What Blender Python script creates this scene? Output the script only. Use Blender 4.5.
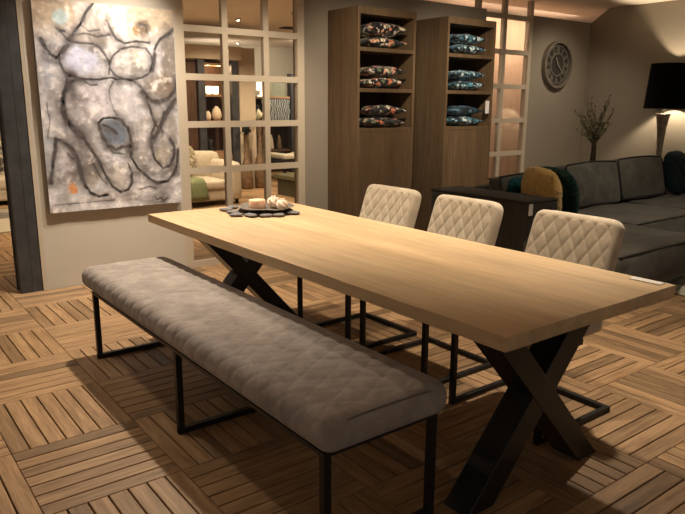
import bpy, bmesh, math, random
import numpy as np
from mathutils import Vector, Matrix
random.seed(7)
for o in list(bpy.data.objects): bpy.data.objects.remove(o)
SC = bpy.context.scene
C = SC.collection
PI = math.pi

# ---------------------------------------------------------------- camera
YAW, PIT, ROL, FPX = 0.651355, 0.224375, 0.005732, 666.16
CAM = Vector((-1.50481, -1.18089, 1.42196))
cy_, sy_, cp_, sp_ = math.cos(YAW), math.sin(YAW), math.cos(PIT), math.sin(PIT)
fw = Vector((sy_*cp_, cy_*cp_, -sp_)); rt = Vector((cy_, -sy_, 0)); up = rt.cross(fw)
r2 = math.cos(ROL)*rt + math.sin(ROL)*up; u2 = -math.sin(ROL)*rt + math.cos(ROL)*up
cd = bpy.data.cameras.new('camera'); cam = bpy.data.objects.new('camera', cd); C.objects.link(cam)
M = Matrix((r2, u2, -fw)).transposed().to_4x4(); M.translation = CAM
cam.matrix_world = M
cd.sensor_width = 36; cd.lens = FPX/685*36; cd.clip_start = .05; cd.clip_end = 60
SC.camera = cam

# ---------------------------------------------------------------- world, exposure, showroom spotlights, added fill lights
SC.view_settings.view_transform = 'Standard'; SC.view_settings.look = 'None'
SC.view_settings.gamma = 1; SC.view_settings.use_curve_mapping = False
SC.view_settings.exposure = 1.25
W = bpy.data.worlds.new('world'); SC.world = W; W.use_nodes = True
W.node_tree.nodes['Background'].inputs[0].default_value = (1.0, .84, .68, 1)
W.node_tree.nodes['Background'].inputs[1].default_value = .11
def spot(loc, to, power, ang=60, blend=.5, col=(1,.76,.50), rad=.04):
    l = bpy.data.lights.new('spot', 'SPOT'); l.energy = power; l.color = col
    l.spot_size = math.radians(ang); l.spot_blend = blend; l.shadow_soft_size = rad
    o = bpy.data.objects.new('spot', l); C.objects.link(o); o.location = loc
    o.rotation_euler = (Vector(to)-Vector(loc)).to_track_quat('-Z', 'Y').to_euler(); return o
ZC = 2.66
WARM = (1,.84,.645)
spot((.62,3.30,ZC), (.25,4.2,1.35), 62, 80, .9, (1,.88,.74))         # on the painting
spot((.26,3.10,ZC), (-.1,2.7,0), 150, 105, 1, WARM)                 # table far end, bench and left floor
spot((-.9,2.0,ZC), (-1.2,1.8,0), 20, 95, 1, WARM)                   # left floor
spot((1.55,3.15,ZC), (1.45,4.1,.9), 55, 90, 1, WARM)                # partition
spot((.80,2.05,ZC), (.75,1.9,.75), 50, 70, 1, WARM)                 # table middle
spot((.95,.80,ZC), (1.2,1.0,.4), 55, 85, 1, WARM)                    # near chairs and table end
spot((2.1,1.0,ZC), (1.9,.8,0), 95, 85, 1, WARM)                     # right floor
spot((1.9,2.5,ZC), (2.8,3.9,1.3), 62, 75, 1, WARM)                  # display cabinets
spot((3.2,2.5,ZC), (4.0,3.8,1.5), 62, 75, 1, WARM)
spot((4.3,1.2,ZC), (4.5,2.3,.5), 54, 90, 1, WARM)                    # sofa
for x, y in ((-.6,6.4), (1.4,6.6), (2.6,6.0), (3.4,8.0), (1.2,8.6), (4.9,7.8), (6.2,9.6)):   # next room
    spot((x,y,ZC), (x+.2,y+.5,0), 75, 120, .8, (1,.78,.52))
spot((5.9,3.3,ZC), (6.2,4.3,1.0), 26, 100, 1, WARM)  # soft fill added to lift the clock wall
spot((6.3,10.4,ZC), (6.6,12.3,1.0), 60, 120, 1, WARM)  # fill added to brighten the end wall of the next room
spot((5.0,11.6,1.9), (5.3,12.3,2.65), 14, 150, 1, WARM)  # unseen uplight added to brighten the ceiling by the end wall

# ---------------------------------------------------------------- helpers
def tag(o, label=None, cat=None, group=None, kind=None):
    if label: o['label'] = label
    if cat: o['category'] = cat
    if group: o['group'] = group
    if kind: o['kind'] = kind
    return o
def empty(name, loc=(0,0,0), rz=0, **k):
    o = bpy.data.objects.new(name, None); C.objects.link(o); o.location = loc
    o.rotation_euler = (0,0,rz); o.empty_display_size = .1; return tag(o, **k)
def link(name, bm, mat, parent=None, smooth=False, bevel=0, **k):
    me = bpy.data.meshes.new(name)
    bmesh.ops.recalc_face_normals(bm, faces=bm.faces)
    bm.to_mesh(me); bm.free()
    if mat: me.materials.append(mat)
    if smooth:
        for p in me.polygons: p.use_smooth = True
    o = bpy.data.objects.new(name, me); C.objects.link(o)
    if parent: o.parent = parent
    if bevel:
        b = o.modifiers.new('bevel', 'BEVEL'); b.width = bevel; b.segments = 2; b.limit_method = 'ANGLE'
    return tag(o, **k)
def box(bm, x0, y0, z0, x1, y1, z1):
    v = [bm.verts.new(p) for p in ((x0,y0,z0),(x1,y0,z0),(x1,y1,z0),(x0,y1,z0),(x0,y0,z1),(x1,y0,z1),(x1,y1,z1),(x0,y1,z1))]
    for f in ((3,2,1,0),(4,5,6,7),(0,1,5,4),(1,2,6,5),(2,3,7,6),(3,0,4,7)): bm.faces.new([v[i] for i in f])
    return v
def hexa(bm, P):
    v = [bm.verts.new(p) for p in P]
    for f in ((3,2,1,0),(4,5,6,7),(0,1,5,4),(1,2,6,5),(2,3,7,6),(3,0,4,7)): bm.faces.new([v[i] for i in f])
def B(*boxes):
    bm = bmesh.new()
    for b in boxes: box(bm, *b)
    return bm
def bar(bm, p, q, w, h, upv=(0,0,1)):
    p, q = Vector(p), Vector(q); d = (q-p).normalized(); u = Vector(upv)
    if abs(d.dot(u)) > .98: u = Vector((0,1,0))
    s = d.cross(u).normalized(); t = s.cross(d).normalized()
    hexa(bm, [p-s*w/2-t*h/2, p+s*w/2-t*h/2, p+s*w/2+t*h/2, p-s*w/2+t*h/2, q-s*w/2-t*h/2, q+s*w/2-t*h/2, q+s*w/2+t*h/2, q-s*w/2+t*h/2])
def tube(bm, pts, r, n=8, closed=False, radii=None):
    pts = [Vector(p) for p in pts]; rings = []; N = len(pts)
    for i, p in enumerate(pts):
        a = pts[(i-1) % N] if (closed or i) else p; b = pts[(i+1) % N] if (closed or i < N-1) else p
        d = (b-a).normalized(); u = Vector((0,0,1)) if abs(d.z) < .9 else Vector((1,0,0))
        s = d.cross(u).normalized(); t = s.cross(d)
        rr = radii[i] if radii else r
        rings.append([bm.verts.new(p+(s*math.cos(2*PI*k/n)+t*math.sin(2*PI*k/n))*rr) for k in range(n)])
    for i in range(N if closed else N-1):
        a, b = rings[i], rings[(i+1) % N]
        for k in range(n): bm.faces.new([a[k], a[(k+1)%n], b[(k+1)%n], b[k]])
    if not closed: bm.faces.new(rings[0][::-1]); bm.faces.new(rings[-1])
def lathe(bm, prof, n=28, c=(0,0,0)):
    rings = []
    for r, z in prof:
        rings.append([bm.verts.new((c[0]+max(r,1e-4)*math.cos(2*PI*k/n), c[1]+max(r,1e-4)*math.sin(2*PI*k/n), c[2]+z)) for k in range(n)])
    for a, b in zip(rings, rings[1:]):
        for k in range(n): bm.faces.new([a[k], a[(k+1)%n], b[(k+1)%n], b[k]])
    bm.faces.new(rings[0][::-1]); bm.faces.new(rings[-1])
def slab(sx, sy, sz, r, nx, ny, nz, fn=None):
    """rounded cuboid centred at the origin; fn(p, n) displaces a vertex"""
    bm = bmesh.new(); seen = {}
    def ax(s, n): return [-s/2+s*i/n for i in range(n+1)]
    X, Y, Z = ax(sx,nx), ax(sy,ny), ax(sz,nz)
    def V(i,j,k):
        key = (i,j,k)
        if key in seen: return seen[key]
        p = Vector((X[i],Y[j],Z[k]))
        c = Vector((max(-sx/2+r,min(sx/2-r,p.x)), max(-sy/2+r,min(sy/2-r,p.y)), max(-sz/2+r,min(sz/2-r,p.z))))
        d = p-c
        n = d.normalized() if d.length > 1e-9 else Vector((0,0,1))
        if d.length > 1e-9: p = c+n*r
        if fn: p = fn(p, n)
        seen[key] = bm.verts.new(p); return seen[key]
    for i in range(nx):
        for j in range(ny):
            bm.faces.new([V(i,j,0),V(i,j+1,0),V(i+1,j+1,0),V(i+1,j,0)]); bm.faces.new([V(i,j,nz),V(i+1,j,nz),V(i+1,j+1,nz),V(i,j+1,nz)])
    for i in range(nx):
        for k in range(nz):
            bm.faces.new([V(i,0,k),V(i+1,0,k),V(i+1,0,k+1),V(i,0,k+1)]); bm.faces.new([V(i,ny,k),V(i,ny,k+1),V(i+1,ny,k+1),V(i+1,ny,k)])
    for j in range(ny):
        for k in range(nz):
            bm.faces.new([V(0,j,k),V(0,j,k+1),V(0,j+1,k+1),V(0,j+1,k)]); bm.faces.new([V(nx,j,k),V(nx,j+1,k),V(nx,j+1,k+1),V(nx,j,k+1)])
    return bm
def xf(bm, loc=(0,0,0), rot=(0,0,0)):
    from mathutils import Euler
    bm.transform(Matrix.Translation(loc) @ Euler(rot).to_matrix().to_4x4()); return bm
def pillow(w, d, t, seed=0, n=26, crumple=.006, rnd=0):
    bm = bmesh.new(); rg = random.Random(seed); ph = [rg.uniform(0,6) for _ in range(6)]
    g = {}
    for s in (1,-1):
        for i in range(n+1):
            for j in range(n+1):
                u, v = 2*i/n-1, 2*j/n-1
                e = max(0,(1-abs(u)**2.4))**.55*max(0,(1-abs(v)**2.4))**.55
                px = u*w/2*(1-.07*(1-abs(v))*abs(u)**3); py = v*d/2*(1-.07*(1-abs(u))*abs(v)**3)
                px *= math.sqrt(1-rnd*v*v/2); py *= math.sqrt(1-rnd*u*u/2)
                z = s*(t/2*e+.004)+crumple*e*(math.sin(5*u+ph[0])*math.cos(4*v+ph[1])+.6*math.sin(11*u+7*v+ph[2]))
                g[s,i,j] = bm.verts.new((px,py,z))
    for i in range(n):
        for j in range(n):
            bm.faces.new([g[1,i,j],g[1,i+1,j],g[1,i+1,j+1],g[1,i,j+1]]); bm.faces.new([g[-1,i,j],g[-1,i,j+1],g[-1,i+1,j+1],g[-1,i+1,j]])
    for i in range(n):
        bm.faces.new([g[1,i,0],g[-1,i,0],g[-1,i+1,0],g[1,i+1,0]]); bm.faces.new([g[1,i,n],g[1,i+1,n],g[-1,i+1,n],g[-1,i,n]])
        bm.faces.new([g[1,0,i],g[1,0,i+1],g[-1,0,i+1],g[-1,0,i]]); bm.faces.new([g[1,n,i],g[-1,n,i],g[-1,n,i+1],g[1,n,i+1]])
    return bm
def dup(o, parent=None):
    c = o.copy(); C.objects.link(c); c.parent = parent
    for ch in [k for k in o.children]: dup(ch, c)
    return c

# ---------------------------------------------------------------- materials
class N:
    def __init__(s, name):
        s.m = bpy.data.materials.new(name); s.m.use_nodes = True; s.t = s.m.node_tree
        s.b = s.t.nodes['Principled BSDF']; s.out = s.t.nodes['Material Output']
    def n(s, typ, **k):
        x = s.t.nodes.new(typ)
        for a, v in k.items():
            if a.startswith('i_'):
                key = a[2:].replace('_',' '); x.inputs[int(key) if key.isdigit() else key].default_value = v
            else: setattr(x, a, v)
        return x
    def l(s, a, b): s.t.links.new(a, b)
    def ramp(s, fac, stops, mode='LINEAR'):
        r = s.n('ShaderNodeValToRGB'); r.color_ramp.interpolation = mode
        e = r.color_ramp.elements
        while len(e) < len(stops): e.new(.5)
        for k, (p, c) in enumerate(stops): e[k].position = p; e[k].color = (*c, 1)
        s.l(fac, r.inputs[0]); return r.outputs[0]
    def coord(s, scale=(1,1,1), kind='Object', loc=(0,0,0)):
        tc = s.n('ShaderNodeTexCoord'); mp = s.n('ShaderNodeMapping'); mp.inputs['Scale'].default_value = scale; mp.inputs['Location'].default_value = loc
        s.l(tc.outputs[kind], mp.inputs[0]); return mp.outputs[0]
    def noise(s, vec, scale=5, detail=4, rough=.55, dist=0):
        x = s.n('ShaderNodeTexNoise'); x.inputs['Scale'].default_value = scale; x.inputs['Detail'].default_value = detail
        x.inputs['Roughness'].default_value = rough; x.inputs['Distortion'].default_value = dist
        if vec: s.l(vec, x.inputs['Vector'])
        return x.outputs['Fac']
    def mix(s, a, b, fac, mode='MIX'):
        x = s.n('ShaderNodeMix', data_type='RGBA', blend_type=mode)
        for v, i in ((fac,0),(a,6),(b,7)):
            if hasattr(v, 'links'): s.l(v, x.inputs[i])
            else: x.inputs[i].default_value = v if i == 0 else (*v, 1)
        return x.outputs[2]
    def math(s, op, a, b=0):
        x = s.n('ShaderNodeMath', operation=op)
        for i, v in enumerate((a,b)):
            if hasattr(v, 'links'): s.l(v, x.inputs[i])
            else: x.inputs[i].default_value = v
        return x.outputs[0]
    def bump(s, h, strength=.3, dist=.01):
        x = s.n('ShaderNodeBump'); x.inputs['Strength'].default_value = strength; x.inputs['Distance'].default_value = dist
        s.l(h, x.inputs['Height']); s.l(x.outputs[0], s.b.inputs['Normal'])
    def fin(s, col=None, rough=.6, metal=0, spec=.5, sheen=0):
        if col is not None:
            if hasattr(col, 'links'): s.l(col, s.b.inputs['Base Color'])
            else: s.b.inputs['Base Color'].default_value = (*col, 1)
        s.b.inputs['Roughness'].default_value = rough; s.b.inputs['Metallic'].default_value = metal
        s.b.inputs['Specular IOR Level'].default_value = spec
        if sheen: s.b.inputs['Sheen Weight'].default_value = sheen; s.b.inputs['Sheen Roughness'].default_value = .4
        return s.m
def plain(name, col, rough=.6, metal=0, spec=.5, var=.12, sc=12, bump=0, sheen=0):
    a = N(name); nz = a.noise(a.coord(), sc, 5)
    c = a.ramp(nz, [(.25, tuple(x*(1-var) for x in col)), (.75, tuple(min(1,x*(1+var)) for x in col))])
    if bump: a.bump(nz, bump, .01)
    return a.fin(c, rough, metal, spec, sheen)
def wood(name, dark, light, grain=(30,3,30), board=None, rough=.5, island=0, uv=False, spec=.35, bump=.12):
    a = N(name); v = a.coord(grain, 'UV' if uv else 'Object')
    add = None
    if island:
        ge = a.n('ShaderNodeNewGeometry'); va = a.n('ShaderNodeVectorMath', operation='ADD'); cb = a.n('ShaderNodeCombineXYZ')
        m = a.math('MULTIPLY', ge.outputs['Random Per Island'], 37); a.l(m, cb.inputs[0]); a.l(m, cb.inputs[1])
        a.l(v, va.inputs[0]); a.l(cb.outputs[0], va.inputs[1]); v = va.outputs[0]; add = ge.outputs['Random Per Island']
    nz = a.noise(v, 1, 6, .6, .6); n2 = a.noise(v, 3.3, 3, .6)
    f = a.math('ADD', a.math('MULTIPLY', nz, .7), a.math('MULTIPLY', n2, .3))
    c = a.ramp(f, [(.32, dark), (.68, light)])
    if board:                                                     # joined boards of slightly different tone
        axis, wd = board; tc = a.n('ShaderNodeTexCoord'); sx = a.n('ShaderNodeSeparateXYZ'); a.l(tc.outputs['Object'], sx.inputs[0])
        fl = a.math('FLOOR', a.math('DIVIDE', sx.outputs[axis], wd)); wn = a.n('ShaderNodeTexWhiteNoise', noise_dimensions='1D'); a.l(fl, wn.inputs['W'])
        add = wn.outputs['Value']; island = island or .3
    if add is not None:
        tone = a.ramp(add, [(0,(1-island,)*3), (.5,(1,1-.03,1-.06)), (1,(1+0*island,1,1))])
        c = a.mix(c, tone, 1.0, 'MULTIPLY')
    if bump: a.bump(f, bump, .004)
    return a.fin(c, rough, 0, spec)
m_floor = wood('teak_slats', (.18,.105,.052), (.50,.325,.175), (3,34,3), rough=.5, island=.50, uv=True)
m_gap = plain('dark_gap', (.030,.018,.010), .9)
m_table = wood('pale_oak', (.47,.325,.18), (.66,.49,.295), (16,1.6,16), (0,.16), .5, .16)
m_cab = wood('weathered_oak', (.090,.056,.029), (.168,.113,.062), (22,22,1.6), (0,.125), .6, .18)
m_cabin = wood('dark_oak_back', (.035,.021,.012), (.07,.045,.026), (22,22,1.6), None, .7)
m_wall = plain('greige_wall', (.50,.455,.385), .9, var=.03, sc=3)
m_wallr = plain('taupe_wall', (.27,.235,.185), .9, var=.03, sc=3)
m_ceil = wood('ceiling_boards', (.76,.66,.56), (.86,.77,.68), (2,1.2,2), None, .85, bump=0)
m_frame = plain('cream_lacquer', (.50,.43,.33), .55, var=.03)
m_steel = plain('black_steel', (.022,.021,.022), .42, .6, var=.3, sc=30)
m_leg = plain('black_powder_coat', (.010,.010,.011), .35, .2, var=.2)
m_post = plain('raw_steel_post', (.055,.056,.060), .5, .3, var=.35, sc=9)
m_black = plain('black', (.006,.006,.006), .8)
m_bench = None
def suede(name, dark, light, sc=7, rough=.75, sheen=.15):
    a = N(name); v = a.coord(); n1 = a.noise(v, sc, 7, .62, .8); n2 = a.noise(v, sc*14, 3, .6)
    c = a.ramp(a.math('ADD', a.math('MULTIPLY', n1, .85), a.math('MULTIPLY', n2, .15)), [(.33, dark), (.66, light)])
    a.bump(a.noise(v, 160, 3), .12, .002); return a.fin(c, rough, 0, .3, sheen)
m_bench = suede('taupe_suede', (.205,.175,.158), (.36,.318,.29), 9)
m_chair = suede('cream_suede', (.37,.31,.23), (.53,.455,.35), 12)
m_sofa = suede('charcoal_velvet', (.036,.035,.029), (.092,.089,.072), 5, .8, .25)
m_sofad = suede('dark_chenille', (.028,.025,.021), (.050,.045,.038), 30, .9, .1)
m_pipe = plain('black_piping', (.012,.012,.011), .7)
def fluffy(name, dark, light):
    a = N(name); v = a.coord(); n = a.noise(v, 70, 6, .7, 1.5); a.bump(n, .9, .02)
    return a.fin(a.ramp(n, [(.3, dark), (.7, light)]), .95, 0, .1, .5 if dark[0] > .1 else .06)
m_yel = fluffy('mustard_plush', (.58,.34,.07), (.95,.68,.26))
m_grn = fluffy('bottle_green_plush', (.003,.014,.011), (.014,.05,.040))
m_teal = fluffy('teal_plush', (.004,.03,.04), (.02,.12,.14))
m_dteal = fluffy('black_teal_plush', (.002,.007,.009), (.008,.026,.030))
def glass(name):
    a = N(name); a.t.nodes.remove(a.b); g = a.n('ShaderNodeBsdfGlossy'); g.inputs['Roughness'].default_value = .02
    t = a.n('ShaderNodeBsdfTransparent'); mx = a.n('ShaderNodeMixShader'); f = a.n('ShaderNodeFresnel'); f.inputs[0].default_value = 1.25
    a.l(f.outputs[0], mx.inputs[0]); a.l(t.outputs[0], mx.inputs[1]); a.l(g.outputs[0], mx.inputs[2]); a.l(mx.outputs[0], a.out.inputs[0]); return a.m
m_glass = glass('pane_glass')
def emis(name, col, st):
    a = N(name); a.fin(col); a.b.inputs['Emission Color'].default_value = (*col,1); a.b.inputs['Emission Strength'].default_value = st; return a.m
m_bulb = emis('lit_bulb', (1,.85,.62), 25)
m_tealight = emis('lit_glass', (1,.72,.42), 2.2)
m_white = plain('white_card', (.75,.72,.68), .6, var=.03)
m_cream = plain('cream_ceramic', (.62,.50,.36), .5)
m_sofac = suede('cream_fabric', (.42,.36,.27), (.58,.51,.40), 8)

# ================================================================ the setting
# floor: square tiles of seven slats each, laid chequerwise
TX, TY, SX, SY = -.555, 1.11, .515, .54
def slat(bm, uvl, x0, y0, x1, y1, along, b=.0022):
    z0, z1 = -.022, 0
    lo = [(x0,y0,z0),(x1,y0,z0),(x1,y1,z0),(x0,y1,z0)]; mid = [(p[0],p[1],-b) for p in lo]
    hi = [(x0+b,y0+b,z1),(x1-b,y0+b,z1),(x1-b,y1-b,z1),(x0+b,y1-b,z1)]
    L, Mv, H = ([bm.verts.new(p) for p in q] for q in (lo,mid,hi))
    fs = [bm.faces.new(H)]
    for k in range(4):
        j = (k+1)%4; fs.append(bm.faces.new([L[k],L[j],Mv[j],Mv[k]])); fs.append(bm.faces.new([Mv[k],Mv[j],H[j],H[k]]))
    for f in fs:
        for lp in f.loops:
            c = lp.vert.co; lp[uvl].uv = (c.x, c.y) if along == 'x' else (c.y, c.x)
bm = bmesh.new(); uvl = bm.loops.layers.uv.new('UVMap')
for i in range(-7, 22):
    for j in range(-8, 22):
        X0, Y0 = TX+i*SX, TY+j*SY
        if j < -4 and i < -3: continue
        if i > 14 and j > 6: continue
        g, e = .0062, .0012
        for k in range(7):
            if (i+j) % 2:
                w = SY/7; a, b2 = Y0+k*w+(g/2 if k else e), Y0+(k+1)*w-(g/2 if k < 6 else e)
                slat(bm, uvl, X0+e, a, X0+SX-e, b2, 'x')
            else:
                w = SX/7; a, b2 = X0+k*w+(g/2 if k else e), X0+(k+1)*w-(g/2 if k < 6 else e)
                slat(bm, uvl, a, Y0+e, b2, Y0+SY-e, 'y')
floor = link('floor', bm, m_floor, kind='structure')
link('floor_base', B((-4.3,-3.4,-.12,10.5,13.1,-.0225)), m_gap, floor, kind='structure')
link('ceiling', B((-4.3,-3.4,2.70,10.5,13.1,2.8)), m_ceil, kind='structure')

WY = 4.2
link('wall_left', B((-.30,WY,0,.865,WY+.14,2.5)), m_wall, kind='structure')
link('trim_1', B((-.325,WY-.005,0,-.302,WY+.15,2.5)), m_frame, kind='structure')
# steel column in the doorway beside the painting wall
bm = B((-.485,WY+.0,0,-.40,WY+.02,2.70), (-.485,WY+.14,0,-.40,WY+.16,2.70), (-.475,WY+.02,0,-.45,WY+.14,2.70), (-.40,WY+.0,0,-.33,WY+.16,2.70))
link('trim_2', bm, m_post, kind='structure', bevel=.003)
# window_1: cream muntin partition
def muntins(name, xs, zs, x0, x1, z0, z1, y, w=.062, d=.07, ow=.075):
    f = link(name, B((x0,y,z0,x0+ow,y+d,z1), (x1-ow,y,z0,x1,y+d,z1), (x0+ow,y,z0,x1-ow,y+d,z0+.06), *[(x,y+.003,z0+.06,x+w,y+d,z1) for x in xs],
             ), m_frame, kind='structure')
    bm = bmesh.new(); ed = [x0+ow]+[e for x in xs for e in (x,x+w)]+[x1-ow]
    for z in zs:
        for a, b2 in zip(ed[::2], ed[1::2]): box(bm, a, y+.003, z, b2, y+d, z+w)
    link('window_bar', bm, m_frame, f, kind='structure')
    link('window_pane', B((x0+ow,y+.022,z0+.06,x1-ow,y+.027,z1)), m_glass, f, kind='structure')
    return f
muntins('window_1', [1.292,1.700], [.425,.83,1.225,1.62,2.01,2.41], .865, 2.135, 0, 2.70, WY, .054, .05)
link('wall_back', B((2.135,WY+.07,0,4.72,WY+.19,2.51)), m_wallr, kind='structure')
muntins('window_2', [5.20], [.38,.80,1.215,1.63,2.045,2.455], 4.72, 5.75, 0, 2.70, 4.4, .055, .06, .06)
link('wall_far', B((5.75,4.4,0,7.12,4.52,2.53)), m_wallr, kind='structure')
bm = B((7.0,-1.2,0,7.12,4.14,2.70)); hexa(bm, [(7.0,4.14,0),(7.12,4.14,0),(7.12,4.4,0),(7.0,4.4,0),(7.0,4.14,2.70),(7.12,4.14,2.70),(7.12,4.4,2.53),(7.0,4.4,2.53)])
link('wall_right', bm, m_wallr, kind='structure')
# pale board wall behind window_2
m_pale = wood('pale_panel', (.50,.36,.25), (.66,.50,.37), (14,14,.8), (0,.22), .7, .12)
link('wall_panelled', B((3.3,5.25,0,8.3,5.33,2.6)), m_pale, kind='structure')
al = bpy.data.lights.new('panel_fill','AREA'); al.shape = 'RECTANGLE'; al.size = 2.6; al.size_y = .25; al.energy = 15; al.color = (1,.74,.54)
ao = bpy.data.objects.new('panel_fill', al); C.objects.link(ao); ao.location = (6.1,4.72,2.62); ao.rotation_euler = (math.radians(32),0,0)  # unseen area light added to wash the board wall evenly

# next room
m_far = plain('warm_wall', (.50,.41,.30), .9, var=.03, sc=2)
m_fargr = plain('olive_grey_wall', (.46,.42,.33), .9, var=.04, sc=2)
link('wall_next_room', B((-4.2,10.3,0,3.0,10.42,2.6)), m_far, kind='structure')
link('wall_niche', B((3.0,9.55,0,4.12,9.65,2.35),(4.12,9.15,0,4.46,9.65,2.35),(3.0,9.0,2.135,4.12,9.55,2.35),(2.9,9.0,0,3.06,10.3,2.35)), m_far, kind='structure')
link('wall_end', B((3.0,12.4,0,10.4,12.5,2.70)), m_fargr, kind='structure')
link('wall_side', B((8.3,5.33,0,8.4,12.4,2.70)), m_fargr, kind='structure')

# ================================================================ painting
PX0, PX1, PZ0, PZ1 = -.235, .830, .605, 2.155
STROKES=[
 (0.0094,0.85,[(0.434, 1.012), (0.384, 0.978), (0.345, 0.938), (0.306, 0.894), (0.262, 0.854), (0.218, 0.817)]),
 (0.0059,0.50,[(0.143, 0.876), (0.188, 0.841), (0.224, 0.814)]),
 (0.0074,0.80,[(0.174, 0.861), (0.196, 0.862)]),
 (0.0147,0.75,[(0.039, 0.821), (0.066, 0.785), (0.095, 0.756), (0.131, 0.738)]),
 (0.0074,0.70,[(0.131, 0.738), (0.173, 0.762), (0.215, 0.791)]),
 (0.0065,0.65,[(0.187, 0.79), (0.156, 0.758), (0.151, 0.72), (0.173, 0.674), (0.216, 0.653)]),
 (0.0076,0.80,[(0.215, 0.651), (0.283, 0.641), (0.37, 0.639), (0.448, 0.648), (0.509, 0.653), (0.535, 0.646)]),
 (0.0065,0.60,[(0.224, 0.814), (0.302, 0.811), (0.389, 0.809), (0.439, 0.787), (0.477, 0.749), (0.497, 0.715), (0.486, 0.669)]),
 (0.0071,0.65,[(0.491, 0.715), (0.526, 0.756), (0.581, 0.788), (0.675, 0.808), (0.773, 0.803), (0.815, 0.765), (0.818, 0.724), (0.788, 0.681), (0.734, 0.657), (0.66, 0.644), (0.588, 0.647), (0.528, 0.666), (0.495, 0.695)]),
 (0.0088,0.70,[(0.495, 0.923), (0.531, 0.87), (0.564, 0.835), (0.618, 0.821), (0.7, 0.835), (0.804, 0.829)]),
 (0.0059,0.50,[(0.25, 0.844), (0.336, 0.857), (0.422, 0.845), (0.512, 0.857)]),
 (0.0047,0.50,[(0.312, 0.894), (0.366, 0.868), (0.44, 0.877)]),
 (0.0118,0.70,[(1.009, 0.916), (0.949, 0.876), (0.88, 0.844), (0.844, 0.797), (0.832, 0.735), (0.808, 0.692)]),
 (0.0176,0.85,[(0.221, 0.652), (0.189, 0.62), (0.161, 0.576), (0.149, 0.525), (0.149, 0.478), (0.172, 0.43), (0.219, 0.393), (0.268, 0.36)]),
 (0.0059,0.55,[(0.209, 0.62), (0.247, 0.634), (0.296, 0.633)]),
 (0.0059,0.60,[(0.305, 0.632), (0.352, 0.612), (0.397, 0.617)]),
 (0.0071,0.60,[(0.526, 0.641), (0.582, 0.65), (0.662, 0.64), (0.723, 0.607), (0.752, 0.566), (0.761, 0.523)]),
 (0.0059,0.45,[(0.513, 0.635), (0.478, 0.594), (0.479, 0.543), (0.499, 0.498), (0.527, 0.471)]),
 (0.0100,0.90,[(0.416, 0.349), (0.391, 0.395), (0.389, 0.432), (0.427, 0.455), (0.495, 0.459), (0.561, 0.439), (0.602, 0.405), (0.616, 0.358), (0.618, 0.307)]),
 (0.0094,0.90,[(0.455, 0.315), (0.5, 0.301), (0.555, 0.313), (0.611, 0.307)]),
 (0.0100,0.80,[(0.482, 0.394), (0.511, 0.377)]),
 (0.0074,0.70,[(0.423, 0.42), (0.464, 0.403)]),
 (0.0059,0.50,[(0.428, 0.347), (0.442, 0.311), (0.483, 0.281), (0.551, 0.275)]),
 (0.0094,0.75,[(0.268, 0.36), (0.32, 0.301), (0.368, 0.242), (0.409, 0.172), (0.452, 0.111), (0.512, 0.077), (0.571, 0.088), (0.604, 0.125), (0.605, 0.174), (0.584, 0.222)]),
 (0.0118,0.85,[(0.023, 0.147), (0.044, 0.223), (0.066, 0.303), (0.078, 0.355), (0.127, 0.346), (0.18, 0.309), (0.216, 0.267), (0.227, 0.209), (0.242, 0.141), (0.284, 0.089), (0.348, 0.064), (0.411, 0.069)]),
 (0.0103,0.85,[(0.605, 0.312), (0.612, 0.251), (0.653, 0.198), (0.727, 0.147), (0.805, 0.112), (0.887, 0.118), (0.946, 0.156), (0.979, 0.214), (0.991, 0.281)]),
 (0.0094,0.75,[(0.819, 0.433), (0.781, 0.378), (0.775, 0.308), (0.802, 0.237), (0.859, 0.191), (0.915, 0.202), (0.953, 0.246), (0.958, 0.304), (0.926, 0.338)]),
 (0.0135,0.80,[(0.727, 0.582), (0.782, 0.545), (0.854, 0.532), (0.93, 0.554), (0.98, 0.593), (1.004, 0.641)]),
 (0.0147,0.80,[(0.99, 0.546), (0.925, 0.498), (0.88, 0.446), (0.842, 0.39), (0.798, 0.347)]),
 (0.0088,0.75,[(0.762, 0.536), (0.784, 0.485), (0.806, 0.438), (0.83, 0.403)]),
 (0.0059,0.50,[(0.89, 0.485), (0.851, 0.416), (0.874, 0.372)]),
 (0.0047,0.50,[(0.324, 0.23), (0.363, 0.17), (0.41, 0.125)]),
 (0.0041,0.50,[(0.154, 0.285), (0.18, 0.26), (0.215, 0.263)]),
 (0.0047,0.60,[(0.778, 0.041), (0.797, 0.022), (0.825, 0.034), (0.844, 0.015), (0.873, 0.027)]),
 (0.0041,0.50,[(0.796, 0.013), (0.857, 0.005)]),
 (0.0047,0.45,[(0.662, 0.088), (0.739, 0.097), (0.789, 0.086)]),
 (0.0035,0.40,[(0.038, 0.039), (0.213, 0.037), (0.458, 0.041)]),
 (0.0038,0.40,[(0.045, 0.531), (0.05, 0.443), (0.029, 0.364)]),
 (0.0088,0.45,[(0.739, 0.919), (0.783, 0.913), (0.793, 0.877)]),
]
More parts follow.
